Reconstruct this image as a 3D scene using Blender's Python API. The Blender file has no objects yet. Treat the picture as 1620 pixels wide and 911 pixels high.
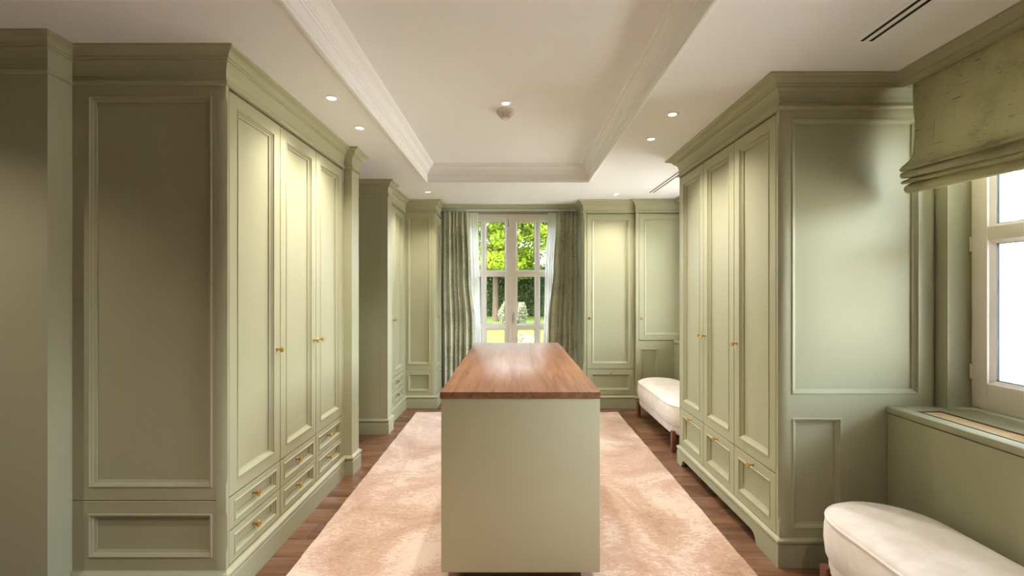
import bpy, bmesh, math, random
import numpy as np
from mathutils import Vector, Matrix
R = math.radians
C = bpy.context.scene.collection
scene = bpy.context.scene
random.seed(7)
rng = np.random.default_rng(7)

# ------------------------------------------------------------------ camera
H = 1.365          # eye height
ZC = 2.405         # main ceiling
ZT = 2.565         # tray ceiling
cam_d = bpy.data.cameras.new('camera')
cam_d.sensor_width = 36
cam_d.lens = 16.0
cam_d.shift_x = -2.0 / 1620
cam_d.shift_y = 3.5 / 1620
cam_d.clip_start = 0.02
cam_d.clip_end = 300
cam = bpy.data.objects.new('camera', cam_d)
cam.location = (0, 0, H)
cam.rotation_euler = (R(90), 0, 0)
C.objects.link(cam)
scene.camera = cam
# ------------------------------------------------------------------ world, sun, exposure
SKY = 4.2
SUN = 7.5
SPOT = 36.0
EXPO = 1.15
world = bpy.data.worlds.new('sky')
scene.world = world
world.use_nodes = True
wn = world.node_tree
wn.nodes.clear()
wo = wn.nodes.new('ShaderNodeOutputWorld')
wb = wn.nodes.new('ShaderNodeBackground')
sky = wn.nodes.new('ShaderNodeTexSky')
sky.sky_type = 'NISHITA'
sky.sun_disc = False
sky.sun_elevation = R(48)
sky.sun_rotation = R(205)
sky.air_density = 1.0
sky.dust_density = 3.0
sky.ozone_density = 0.6
wb.inputs['Strength'].default_value = SKY
hsv = wn.nodes.new('ShaderNodeHueSaturation')      # hazy, whitish day
hsv.inputs['Saturation'].default_value = 0.45
wn.links.new(sky.outputs[0], hsv.inputs['Color'])
wn.links.new(hsv.outputs[0], wb.inputs[0])
wn.links.new(wb.outputs[0], wo.inputs[0])
sun_d = bpy.data.lights.new('sun', 'SUN')
sun_d.energy = SUN
sun_d.angle = R(1.0)
sun_d.color = (1.0, 0.95, 0.86)
sun = bpy.data.objects.new('sun', sun_d)
sun.rotation_euler = (R(44), 0, R(-28))      # high, from behind the camera and a little to its left
sun.location = (-6, -8, 12)
C.objects.link(sun)


def portal(x, y, z, sx, sz, rot):
    d = bpy.data.lights.new('window_portal', 'AREA')
    d.shape = 'RECTANGLE'
    d.size = sx
    d.size_y = sz
    d.cycles.is_portal = True
    o = bpy.data.objects.new('window_portal', d)
    o.location = (x, y, z)
    o.rotation_euler = rot
    C.objects.link(o)


portal(-0.045, 6.12, 1.2, 1.5, 2.35, (R(-90), 0, 0))            # french door, faces -Y
portal(2.32, 1.54, 1.55, 1.3, 1.5, (0, R(90), 0))             # right window, faces -X
portal(2.32, 4.42, 1.55, 1.3, 1.5, (0, R(90), 0))
for _o in list(C.objects):
    if _o.name.startswith('window_portal') and abs(_o.rotation_euler[1]) > 1:
        _o.data.size, _o.data.size_y = (1.5, 1.3) if _o.location.x > 0 else (2.1, .7)
vs = scene.view_settings
vs.view_transform = 'Standard'
vs.look = 'None'
vs.gamma = 1.0
vs.use_curve_mapping = False
vs.exposure = EXPO
scene.cycles.max_bounces = 12
scene.cycles.diffuse_bounces = 8
scene.cycles.glossy_bounces = 4
scene.cycles.transmission_bounces = 8
scene.cycles.transparent_max_bounces = 12
scene.cycles.sample_clamp_indirect = 6.0
scene.cycles.use_denoising = True


# ------------------------------------------------------------------ materials
def srgb(r, g, b):
    f = lambda c: (c / 255 / 12.92) if c / 255 <= 0.04045 else ((c / 255 + 0.055) / 1.055) ** 2.4
    return (f(r), f(g), f(b), 1)


def new_mat(name):
    m = bpy.data.materials.new(name)
    m.use_nodes = True
    nt = m.node_tree
    b = nt.nodes['Principled BSDF']
    return m, nt, b


def N(nt, kind, **kw):
    n = nt.nodes.new(kind)
    for k, v in kw.items():
        setattr(n, k, v)
    return n


def coords(nt, scale=(1, 1, 1), mode='Object', rnd=False):
    tc = N(nt, 'ShaderNodeTexCoord')
    mp = N(nt, 'ShaderNodeMapping')
    mp.inputs['Scale'].default_value = scale
    nt.links.new(tc.outputs[mode], mp.inputs['Vector'])
    if rnd:
        oi = N(nt, 'ShaderNodeObjectInfo')
        mul = N(nt, 'ShaderNodeMath', operation='MULTIPLY')
        mul.inputs[1].default_value = 37.0
        nt.links.new(oi.outputs['Random'], mul.inputs[0])
        cx = N(nt, 'ShaderNodeCombineXYZ')
        for i in range(3):
            nt.links.new(mul.outputs[0], cx.inputs[i])
        nt.links.new(cx.outputs[0], mp.inputs['Location'])
    return mp.outputs['Vector']


def noise(nt, vec, scale, detail=3, rough=0.5, dist=0.0):
    n = N(nt, 'ShaderNodeTexNoise')
    n.inputs['Scale'].default_value = scale
    n.inputs['Detail'].default_value = detail
    n.inputs['Roughness'].default_value = rough
    n.inputs['Distortion'].default_value = dist
    nt.links.new(vec, n.inputs['Vector'])
    return n.outputs['Fac']


def ramp(nt, fac, stops):
    r = N(nt, 'ShaderNodeValToRGB')
    els = r.color_ramp.elements
    while len(els) < len(stops):
        els.new(0.5)
    for e, (p, c) in zip(els, stops):
        e.position = p
        e.color = c
    nt.links.new(fac, r.inputs['Fac'])
    return r.outputs['Color']


def bump(nt, b, height, strength=0.1, dist=0.002):
    n = N(nt, 'ShaderNodeBump')
    n.inputs['Strength'].default_value = strength
    n.inputs['Distance'].default_value = dist
    nt.links.new(height, n.inputs['Height'])
    nt.links.new(n.outputs['Normal'], b.inputs['Normal'])


def mat_paint(name, col, rough=0.4, var=0.03, spec=0.5):
    m, nt, b = new_mat(name)
    v = coords(nt)
    f = noise(nt, v, 3.0, 4)
    c0 = tuple(x * (1 - var) for x in col[:3]) + (1,)
    c1 = tuple(min(1, x * (1 + var)) for x in col[:3]) + (1,)
    nt.links.new(ramp(nt, f, [(0.3, c0), (0.7, c1)]), b.inputs['Base Color'])
    b.inputs['Roughness'].default_value = rough
    b.inputs['Specular IOR Level'].default_value = spec
    f2 = noise(nt, v, 90.0, 2)
    bump(nt, b, f2, 0.06, 0.0006)
    return m


def mat_metal(name, col, rough=0.25):
    m, nt, b = new_mat(name)
    v = coords(nt)
    f = noise(nt, v, 60, 3)
    nt.links.new(ramp(nt, f, [(0.3, tuple(x * .85 for x in col[:3]) + (1,)), (0.7, col)]), b.inputs['Base Color'])
    b.inputs['Metallic'].default_value = 1
    b.inputs['Roughness'].default_value = rough
    return m


def mat_wood(name, cols, rough=0.35, axis='X', gloss_spec=0.5, rnd=True, scale=1.0, tint=0.0):
    m, nt, b = new_mat(name)
    s = (1.2, 16, 16) if axis == 'X' else (16, 1.2, 16)
    if axis == 'Z':
        s = (16, 16, 1.2)
    s = tuple(k * scale for k in s)
    v = coords(nt, s, rnd=rnd)
    f = noise(nt, v, 1.4, 6, 0.62, 1.4)
    g = noise(nt, v, 7.0, 4, 0.6, 0.3)
    mx = N(nt, 'ShaderNodeMath', operation='MULTIPLY_ADD')
    mx.inputs[1].default_value = 0.35
    nt.links.new(g, mx.inputs[0])
    nt.links.new(f, mx.inputs[2])
    col = ramp(nt, mx.outputs[0], [(0.45, cols[0]), (0.66, cols[1]), (0.86, cols[2])])
    if rnd and tint:
        oi = N(nt, 'ShaderNodeObjectInfo')
        mr = N(nt, 'ShaderNodeMapRange')
        mr.inputs['To Min'].default_value = 1 - tint
        mr.inputs['To Max'].default_value = 1 + tint
        nt.links.new(oi.outputs['Random'], mr.inputs['Value'])
        vm = N(nt, 'ShaderNodeVectorMath', operation='SCALE')
        nt.links.new(col, vm.inputs[0])
        nt.links.new(mr.outputs[0], vm.inputs['Scale'])
        col = vm.outputs[0]
    nt.links.new(col, b.inputs['Base Color'])
    b.inputs['Roughness'].default_value = rough
    b.inputs['Specular IOR Level'].default_value = gloss_spec
    bump(nt, b, g, 0.12, 0.0008)
    return m


def mat_linen(name, ca, cb, dark, sc=1.0, weave=900, bmp=.35, slub=True, alpha=1.0, trans=0.0, slub_dir=(30, 30, 240)):
    m, nt, b = new_mat(name)
    v = coords(nt, (sc, sc, sc))
    w1 = coords(nt, (weave, weave, 40))
    w2 = coords(nt, (30, 30, weave))
    a = noise(nt, w1, 1.0, 2)
    c = noise(nt, w2, 1.0, 2)
    ad = N(nt, 'ShaderNodeMath', operation='ADD')
    nt.links.new(a, ad.inputs[0])
    nt.links.new(c, ad.inputs[1])
    big = noise(nt, v, 5.0, 4)
    mul = N(nt, 'ShaderNodeMath', operation='MULTIPLY_ADD')
    mul.inputs[1].default_value = 0.5
    nt.links.new(ad.outputs[0], mul.inputs[0])
    nt.links.new(big, mul.inputs[2])
    col = ramp(nt, mul.outputs[0], [(0.82, ca), (1.18, cb)])
    if slub:
        s = noise(nt, coords(nt, slub_dir), 1.0, 1, 0.5)
        fac = N(nt, 'ShaderNodeMapRange')
        fac.inputs['From Min'].default_value = 0.69
        fac.inputs['From Max'].default_value = 0.75
        fac.inputs['To Max'].default_value = 0.75
        nt.links.new(s, fac.inputs['Value'])
        mix = N(nt, 'ShaderNodeMix', data_type='RGBA')
        nt.links.new(fac.outputs[0], mix.inputs['Factor'])
        nt.links.new(col, mix.inputs['A'])
        mix.inputs['B'].default_value = dark
        col = mix.outputs['Result']
    nt.links.new(col, b.inputs['Base Color'])
    b.inputs['Roughness'].default_value = 0.9
    b.inputs['Specular IOR Level'].default_value = 0.15
    bump(nt, b, ad.outputs[0], bmp, 0.0008)
    if trans > 0:
        out = nt.nodes['Material Output']
        tr = N(nt, 'ShaderNodeBsdfTranslucent')
        nt.links.new(col, tr.inputs['Color'])
        ms = N(nt, 'ShaderNodeMixShader')
        ms.inputs[0].default_value = trans
        nt.links.new(b.outputs[0], ms.inputs[1])
        nt.links.new(tr.outputs[0], ms.inputs[2])
        last = ms.outputs[0]
        if alpha < 1:
            tp = N(nt, 'ShaderNodeBsdfTransparent')
            m2 = N(nt, 'ShaderNodeMixShader')
            m2.inputs[0].default_value = alpha
            nt.links.new(tp.outputs[0], m2.inputs[1])
            nt.links.new(last, m2.inputs[2])
            last = m2.outputs[0]
        nt.links.new(last, out.inputs['Surface'])
    return m


GREEN = srgb(167, 167, 138)
M = {}
M['green'] = mat_paint('sage_green_paint', GREEN, 0.46, 0.02, 0.2)
M['greenwall'] = mat_paint('sage_green_wall_paint', GREEN, 0.6, 0.02)
M['island'] = mat_paint('pale_sage_lacquer', srgb(182, 176, 144), 0.4, 0.02)
M['white'] = mat_paint('ceiling_white_paint', srgb(238, 240, 244), 0.8, 0.01, 0.2)
M['trimwhite'] = mat_paint('trim_white_paint', srgb(240, 241, 243), 0.5, 0.01)
M['framewhite'] = mat_paint('window_white_paint', srgb(238, 230, 219), 0.35, 0.01)
M['plastic'] = mat_paint('cream_plastic', srgb(222, 214, 202), 0.45, 0.01)
M['dark'] = mat_paint('vent_black', srgb(18, 17, 15), 0.6, 0.02)
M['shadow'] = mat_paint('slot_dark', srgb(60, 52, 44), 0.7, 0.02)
M['brass'] = mat_metal('aged_brass', srgb(208, 164, 88), 0.28)
M['brasslight'] = mat_paint('satin_brass_slat', srgb(226, 198, 150), 0.3)
M['bronze'] = mat_metal('bronze_frame', srgb(120, 105, 82), 0.4)
M['chrome'] = mat_metal('satin_chrome', srgb(210, 208, 205), 0.25)
M['spacer'] = mat_metal('glazing_spacer', srgb(120, 142, 156), 0.4)
M['walnut'] = mat_wood('walnut_top', [srgb(104, 68, 46), srgb(130, 90, 64), srgb(148, 108, 80)], 0.34, 'Y', 0.45, False)
M['walnutleg'] = mat_wood('walnut_leg', [srgb(70, 38, 24), srgb(108, 62, 40), srgb(130, 80, 54)], 0.35, 'Z')
M['plank'] = mat_wood('stained_oak_plank', [srgb(78, 52, 36), srgb(112, 80, 58), srgb(136, 102, 76)], 0.3, 'X', 0.5, True, 1.0, 0.16)
M['subfloor'] = mat_paint('subfloor_dark', srgb(40, 28, 20), 0.8)
M['curtain'] = mat_linen('curtain_linen', srgb(180, 184, 162), srgb(206, 208, 186), srgb(140, 142, 120), slub_dir=(10, 10, 110), trans=.10, weave=30, bmp=0.0)
M['blind'] = mat_linen('blind_linen', srgb(156, 154, 122), srgb(186, 182, 150), srgb(84, 84, 56), slub_dir=(200, 14, 170), trans=0.22)
M['sheer'] = mat_linen('sheer_voile', srgb(244, 242, 238), srgb(252, 251, 249), srgb(240, 238, 235), slub=False, alpha=0.93, trans=0.42)

# velvet upholstery
m, nt, b = new_mat('cream_velvet')
v = coords(nt)
f = noise(nt, v, 9, 5, 0.6, 0.6)
nt.links.new(ramp(nt, f, [(0.3, srgb(222, 212, 202)), (0.7, srgb(240, 234, 228))]), b.inputs['Base Color'])
b.inputs['Roughness'].default_value = 0.85
b.inputs['Specular IOR Level'].default_value = 0.2
b.inputs['Sheen Weight'].default_value = 0.35
b.inputs['Sheen Roughness'].default_value = 0.4
bump(nt, b, noise(nt, v, 400, 2), 0.25, 0.0008)
M['velvet'] = m
# rug
m, nt, b = new_mat('silky_rug')
v = coords(nt, (1, 1, 1))
f = noise(nt, v, 1.7, 7, 0.66, 0.9)
f2 = noise(nt, coords(nt, (5, 13, 5)), 2.4, 7, 0.8, 3.0)
ad = N(nt, 'ShaderNodeMath', operation='MULTIPLY_ADD')
ad.inputs[1].default_value = 0.9
nt.links.new(f2, ad.inputs[0])
nt.links.new(f, ad.inputs[2])
nt.links.new(ramp(nt, ad.outputs[0], [(0.70, srgb(158, 122, 96)), (0.84, srgb(186, 152, 128)), (1.0, srgb(202, 174, 154)), (1.25, srgb(218, 198, 182))]), b.inputs['Base Color'])
b.inputs['Roughness'].default_value = 0.75
b.inputs['Sheen Weight'].default_value = 0.5
b.inputs['Sheen Roughness'].default_value = 0.35
nb = N(nt, 'ShaderNodeBump')
nb.inputs['Strength'].default_value = 0.35
nb.inputs['Distance'].default_value = 0.006
nt.links.new(ad.outputs[0], nb.inputs['Height'])
nb2 = N(nt, 'ShaderNodeBump')
nb2.inputs['Strength'].default_value = 0.4
nb2.inputs['Distance'].default_value = 0.002
nt.links.new(noise(nt, v, 220, 3), nb2.inputs['Height'])
nt.links.new(nb.outputs[0], nb2.inputs['Normal'])
nt.links.new(nb2.outputs[0], b.inputs['Normal'])
M['rug'] = m
# glass: thin pane that lets light straight through, with a surface reflection
m, nt, b = new_mat('window_glass')
out = nt.nodes['Material Output']
tp = N(nt, 'ShaderNodeBsdfTransparent')
tp.inputs[0].default_value = (0.97, 0.98, 0.975, 1)
gl = N(nt, 'ShaderNodeBsdfGlossy')
gl.inputs['Roughness'].default_value = 0.02
fr = N(nt, 'ShaderNodeFresnel')
fr.inputs['IOR'].default_value = 1.4
ms = N(nt, 'ShaderNodeMixShader')
nt.links.new(fr.outputs[0], ms.inputs[0])
nt.links.new(tp.outputs[0], ms.inputs[1])
nt.links.new(gl.outputs[0], ms.inputs[2])
nt.links.new(ms.outputs[0], out.inputs['Surface'])
M['glass'] = m
# lamp lens
m, nt, b = new_mat('lamp_lens')
b.inputs['Base Color'].default_value = (1, 0.95, 0.85, 1)
b.inputs['Emission Color'].default_value = (1, 0.9, 0.72, 1)
b.inputs['Emission Strength'].default_value = 3.5
M['lens'] = m


def mat_leaf(name, c0, c1, trans=0.35, sc=2.0):
    m, nt, b = new_mat(name)
    v = coords(nt)
    f = noise(nt, v, sc, 4, 0.7)
    col = ramp(nt, f, [(0.3, c0), (0.7, c1)])
    nt.links.new(col, b.inputs['Base Color'])
    b.inputs['Roughness'].default_value = 0.7
    b.inputs['Specular IOR Level'].default_value = 0.08
    out = nt.nodes['Material Output']
    tr = N(nt, 'ShaderNodeBsdfTranslucent')
    nt.links.new(col, tr.inputs['Color'])
    ms = N(nt, 'ShaderNodeMixShader')
    ms.inputs[0].default_value = trans
    nt.links.new(b.outputs[0], ms.inputs[1])
    nt.links.new(tr.outputs[0], ms.inputs[2])
    nt.links.new(ms.outputs[0], out.inputs['Surface'])
    return m


M['lime'] = mat_leaf('lime_leaf', srgb(52, 72, 8), srgb(88, 102, 16), 0.45)
M['limedeep'] = mat_leaf('mid_green_leaf', srgb(36, 54, 11), srgb(66, 80, 17), 0.4)
M['hedge'] = mat_leaf('laurel_leaf', srgb(18, 28, 10), srgb(46, 56, 23), 0.2, 5)
M['bush'] = mat_leaf('variegated_leaf', srgb(38, 46, 26), srgb(84, 84, 66), 0.25, 9)
M['bushgreen'] = mat_leaf('box_leaf', srgb(44, 56, 18), srgb(120, 118, 80), 0.25, 9)
M['lawn'] = mat_leaf('lawn_grass', srgb(32, 46, 8), srgb(46, 58, 12), 0.0, 3)
M['bark'] = mat_wood('tree_bark', [srgb(24, 20, 15), srgb(36, 31, 24), srgb(46, 40, 32)], 0.95, 'Z', 0.03, False)
M['whitebrick'] = mat_paint('white_painted_brick', srgb(238, 236, 230), 0.8, 0.04, 0.2)
M['wallshade_pane'] = mat_paint('shaded_wall_and_pane_grey', srgb(64, 72, 82), 0.8, 0.04, 0.2)  # shade of the recessed wall as a colour; also tints the garden building panes
M['roof'] = mat_paint('slate_roof', srgb(90, 92, 94), 0.8, 0.06, 0.2)
M['terrace'] = mat_paint('terrace_stone', srgb(190, 182, 168), 0.8, 0.06, 0.2)


# ------------------------------------------------------------------ mesh helpers
class MB:
    def __init__(self):
        self.v = []
        self.f = []

    def add(self, vs, fs):
        o = len(self.v)
        self.v += [tuple(p) for p in vs]
        self.f += [tuple(i + o for i in f) for f in fs]
        return self

    def box(self, x0, x1, y0, y1, z0, z1, b=0.0):
        if b <= 0:
            self.add([(x0, y0, z0), (x1, y0, z0), (x1, y1, z0), (x0, y1, z0), (x0, y0, z1), (x1, y0, z1), (x1, y1, z1), (x0, y1, z1)],
                     [(0, 3, 2, 1), (4, 5, 6, 7), (0, 1, 5, 4), (1, 2, 6, 5), (2, 3, 7, 6), (3, 0, 4, 7)])
            return self
        bm = bmesh.new()
        bmesh.ops.create_cube(bm, size=1)
        for q in bm.verts:
            q.co = Vector(((x0 + x1) / 2 + q.co.x * (x1 - x0), (y0 + y1) / 2 + q.co.y * (y1 - y0), (z0 + z1) / 2 + q.co.z * (z1 - z0)))
        bmesh.ops.bevel(bm, geom=bm.edges[:], offset=b, segments=2, profile=0.5, affect='EDGES')
        bm.verts.index_update()
        self.add([q.co for q in bm.verts], [[q.index for q in f.verts] for f in bm.faces])
        bm.free()
        return self

    def lathe(self, prof, c=(0, 0, 0), axis='z', seg=20):
        """prof: (radius, height) list; axis direction of height."""
        vs, fs = [], []
        for (r, h) in prof:
            for k in range(seg):
                a = 2 * math.pi * k / seg
                x, y = r * math.cos(a), r * math.sin(a)
                if axis == 'z':
                    p = (c[0] + x, c[1] + y, c[2] + h)
                elif axis == '-y':
                    p = (c[0] + x, c[1] - h, c[2] + y)
                else:
                    p = (c[0] + h, c[1] + x, c[2] + y)
                vs.append(p)
        n = len(prof)
        for i in range(n - 1):
            for k in range(seg):
                a, b2 = i * seg + k, i * seg + (k + 1) % seg
                fs.append((a, b2, b2 + seg, a + seg))
        fs.append(tuple(range(seg)))
        fs.append(tuple((n - 1) * seg + k for k in range(seg)))
        return self.add(vs, fs)

    def tube(self, pts, r, seg=8):
        pts = [Vector(p) for p in pts]
        vs, fs = [], []
        rr = r if isinstance(r, (list, tuple)) else [r] * len(pts)
        for i, p in enumerate(pts):
            t = (pts[min(i + 1, len(pts) - 1)] - pts[max(i - 1, 0)]).normalized()
            a = Vector((0, 0, 1)) if abs(t.z) < 0.9 else Vector((1, 0, 0))
            u = t.cross(a).normalized()
            w = t.cross(u)
            for k in range(seg):
                an = 2 * math.pi * k / seg
                vs.append(p + (u * math.cos(an) + w * math.sin(an)) * rr[i])
        for i in range(len(pts) - 1):
            for k in range(seg):
                a, b2 = i * seg + k, i * seg + (k + 1) % seg
                fs.append((a, b2, b2 + seg, a + seg))
        fs.append(tuple(range(seg)))
        fs.append(tuple((len(pts) - 1) * seg + k for k in range(seg)))
        return self.add(vs, fs)

    def sweep(self, path, prof, closed=False):
        """path: 2D plan points, outward = right of travel. prof: closed loop of (out, z)."""
        n = len(path)
        P = [Vector(p) for p in path]
        offs = []
        for i in range(n):
            dirs = []
            if closed or i > 0:
                dirs.append((P[i] - P[i - 1]).normalized())
            if closed or i < n - 1:
                dirs.append((P[(i + 1) % n] - P[i]).normalized())
            ns = [Vector((d.y, -d.x)) for d in dirs]
            if len(ns) == 1:
                offs.append(ns[0])
            else:
                s = ns[0] + ns[1]
                offs.append(s / (1 + ns[0].dot(ns[1])))
        vs, fs = [], []
        m = len(prof)
        for i in range(n):
            for (o, z) in prof:
                q = P[i] + offs[i] * o
                vs.append((q.x, q.y, z))
        last = n if closed else n - 1
        for i in range(last):
            j = (i + 1) % n
            for k in range(m):
                k2 = (k + 1) % m
                fs.append((i * m + k, i * m + k2, j * m + k2, j * m + k))
        if not closed:
            fs.append(tuple(range(m)))
            fs.append(tuple((n - 1) * m + k for k in range(m)))
        return self.add(vs, fs)

    def mesh(self, name, mat, smooth=35):
        me = bpy.data.meshes.new(name)
        me.from_pydata(self.v, [], self.f)
        bm = bmesh.new()
        bm.from_mesh(me)
        bmesh.ops.recalc_face_normals(bm, faces=bm.faces[:])
        bm.to_mesh(me)
        bm.free()
        if smooth:
            me.shade_smooth()
            me.set_sharp_from_angle(angle=R(smooth))
        me.materials.append(mat)
        return me


def put(name, me, parent=None, loc=(0, 0, 0), rz=0.0):
    o = bpy.data.objects.new(name, me)
    o.location = loc
    o.rotation_euler = (0, 0, rz)
    if parent:
        o.parent = parent
    C.objects.link(o)
    return o


def part(name, mb, mat, parent=None, loc=(0, 0, 0), rz=0.0, smooth=35):
    return put(name, mb.mesh(name, mat, smooth), parent, loc, rz)


def tag(o, label, cat, group=None, kind=None):
    if label:
        o['label'] = label
    if cat:
        o['category'] = cat
    if group:
        o['group'] = group
    if kind:
        o['kind'] = kind
    return o


def thing(name, label, cat, loc=(0, 0, 0), rz=0.0, group=None):
    o = bpy.data.objects.new(name, None)
    o.empty_display_size = 0.1
    o.location = loc
    o.rotation_euler = (0, 0, rz)
    C.objects.link(o)
    return tag(o, label, cat, group)


def struct(name, mb, mat, parent=None, loc=(0, 0, 0), rz=0.0, smooth=35):
    o = part(name, mb, mat, parent, loc, rz, smooth)
    o['kind'] = 'structure'
    return o


# ------------------------------------------------------------------ joinery
_pc = {}
RINGS = [(0.001, -0.002), (0.003, -0.0035), (0.0085, -0.0035), (0.0105, 0.003), (0.0135, 0.004), (0.018, 0.010), (0.024, 0.0125), (0.027, 0.013), (0.0275, 0.019)]


def panel_mesh(w, h, t, l, r, b, tp, mat='green', bev=.0015):
    """a framed front: rails and stiles round one sunk panel with a raised moulding; front at y=0, back at y=t."""
    key = (round(w, 4), round(h, 4), t, l, r, b, tp, mat, bev)
    if key in _pc:
        return _pc[key]
    rings = [((0, 0, w, h), t), ((0, 0, w, h), bev), ((bev, bev, w - bev, h - bev), 0.0)] if bev else [((0, 0, w, h), t), ((0, 0, w, h), 0.0)]
    if l is not None:
        x0, z0, x1, z1 = l, b, w - r, h - tp
        rings.append(((x0, z0, x1, z1), 0.0))
        for (i, d) in RINGS:
            rings.append(((x0 + i, z0 + i, x1 - i, z1 - i), d))
    mb = MB()
    vs, fs = [], []
    for (a, c, d, e), y in rings:
        vs += [(a, y, c), (d, y, c), (d, y, e), (a, y, e)]
    n = len(rings)
    for i in range(n - 1):
        for k in range(4):
            k2 = (k + 1) % 4
            fs.append((i * 4 + k, i * 4 + k2, i * 4 + 4 + k2, i * 4 + 4 + k))
    fs.append((n * 4 - 4, n * 4 - 3, n * 4 - 2, n * 4 - 1))
    fs.append((0, 3, 2, 1))
    mb.add(vs, fs)
    me = mb.mesh('panelled_front', M[mat], 0)
    _pc[key] = me
    return me


def knob_mesh():
    if 'knob' in _pc:
        return _pc['knob']
    mb = MB()
    mb.lathe([(0.0085, 0.0), (0.0085, 0.0025), (0.0045, 0.005), (0.0038, 0.010), (0.0045, 0.020), (0.006, 0.024), (0.0145, 0.0255), (0.0155, 0.027), (0.0155, 0.030), (0.0145, 0.0315), (0.006, 0.0325)], axis='-y', seg=20)
    _pc['knob'] = mb.mesh('knob', M['brass'], 40)
    return _pc['knob']


def crown_profile(p):
    k = p / 0.065
    raw = [(-.02, 2.2560), (0.002, 2.2560), (.010, 2.2600), (.013, 2.2660), (.013, 2.2720), (.009, 2.2780), (.006, 2.2790), (.006, 2.2850), (.002, 2.2920), (.004, 2.320), (.010, 2.345), (.016, 2.354),
           (.022, 2.355), (.022, 2.362), (.029, 2.365), (.029, 2.371), (.033, 2.378), (.042, 2.386), (.054, 2.391), (.058, 2.392), (.061, 2.395), (.065, 2.398), (.065, ZC), (-.02, ZC)]
    return [(o * (k if o > 0 else 1), z) for o, z in raw]


PELMET_PROFILE = [(-.02, 2.358), (.0, 2.358), (.006, 2.362), (.016, 2.363), (.022, 2.366), (.029, 2.367), (.029, 2.372), (.033, 2.378), (.042, 2.386), (.054, 2.391), (.061, 2.395), (.068, 2.398), (.068, ZC), (-.02, ZC)]
PLINTH = [(-.02, 0.0), (.014, 0.0), (.014, .102), (.009, .107), (.009, .113), (.016, .118), (.019, .126), (.017, .134), (.006, .141), (.002, .146), (-.02, .146)]
PLINTH_CAP = [(-.02, 0.104), (.012, .104), (.009, .107), (.009, .113), (.016, .118), (.019, .126), (.017, .134), (.006, .139), (.002, .142), (-.02, .142)]


def post_mesh(s, mirror, stops, z0, z1, cx=0.011, cy=0.019):
    """corner post whose outer edge is chamfered between the stops. Outer corner at (0,0), body towards +x,+y (or -x when mirrored)."""
    secs = [(z0, 0)]
    for a, b2 in stops:
        secs += [(a, 0), (a + .006, .35), (a + .02, .8), (a + .034, 1), (b2 - .034, 1), (b2 - .02, .8), (b2 - .006, .35), (b2, 0)]
    secs.append((z1, 0))
    sg = -1 if mirror else 1
    vs, fs = [], []
    for z, c in secs:
        c = max(c, 0.02)
        for x, y in [(cx * c, 0), (s, 0), (s, .045), (0, .045), (0, cy * c)]:
            vs.append((x * sg, y, z))
    for i in range(len(secs) - 1):
        for k in range(5):
            k2 = (k + 1) % 5
            fs.append((i * 5 + k, i * 5 + k2, i * 5 + 5 + k2, i * 5 + 5 + k))
    fs += [(0, 1, 2, 3, 4), tuple((len(secs) - 1) * 5 + k for k in range(5))]
    return MB().add(vs, fs)


GAP = 0.0027


def add_front(root, kind, x0, x1, z0, z1, fw=0.058, knobs=(), t=0.020, y=0.0, loc=None, rz=0.0, label=None, mat='green'):
    w, h = x1 - x0 - 2 * GAP, z1 - z0 - 2 * GAP
    if kind == 'drawer':
        l = r = 0.036
        b2 = tp = 0.026
        if h > .2:
            l = r = 0.05
            b2 = tp = 0.05
    else:
        l = r = fw
        b2 = tp = fw
    me = panel_mesh(w, h, t, l, r, b2, tp, mat)
    o = put(kind, me, root, loc or (x0 + GAP, y, z0 + GAP), rz)
    for kx, kz in knobs:
        yy = 0.0
        if l < (kx - x0 - GAP) < w - r and b2 < kz - z0 - GAP < h - tp:
            yy = 0.019
        put('knob', knob_mesh(), o, (kx - x0 - GAP, yy, kz - z0 - GAP))
    return o


def end_board(root, name, side, W, depth, u0, u1, z0, z1, l=None, r=None, b=None, tp=None, t=0.02, bev=.0015):
    """a flush board on an end of the unit; u runs left to right as one looks at that end."""
    me = panel_mesh(u1 - u0, z1 - z0, t, l, r, b, tp, 'green', bev)
    if side == 'left':
        return put(name, me, root, (0, depth - u0, z0), R(-90))
    return put(name, me, root, (W, u0, z0), R(90))


def unit(name, label, loc, rz, W, depth, fronts, crown_path, plinth_path, crown_p=0.065, base=0.0, left_in=0.0, right_in=0.0, plinth=True):
    root = thing(name, label, 'wardrobe', loc, rz)
    mb = MB().box(left_in, W - right_in, 0.034, depth, base, ZC - 0.002)
    part('carcass', mb, M['green'], root)
    part('cornice', MB().sweep(crown_path, crown_profile(crown_p)), M['green'], root, smooth=0)
    if plinth:
        part('plinth', MB().sweep(plinth_path, PLINTH), M['green'], root, smooth=0)
    for fr in fronts:
        add_front(root, *fr[:5], knobs=fr[5] if len(fr) > 5 else ())
    return root


def rail(root, name, x0, x1, z0, z1, y=0.0, t=0.021):
    return part(name, MB().box(x0, x1, y, y + t, z0, z1), M['green'], root)


STOPS = [(0.215, 0.40), (0.515, 2.205)]

# ============================================================= THE SETTING
XL, XR, YF, YB = -3.2, 2.09, -2.6, 6.0
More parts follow.
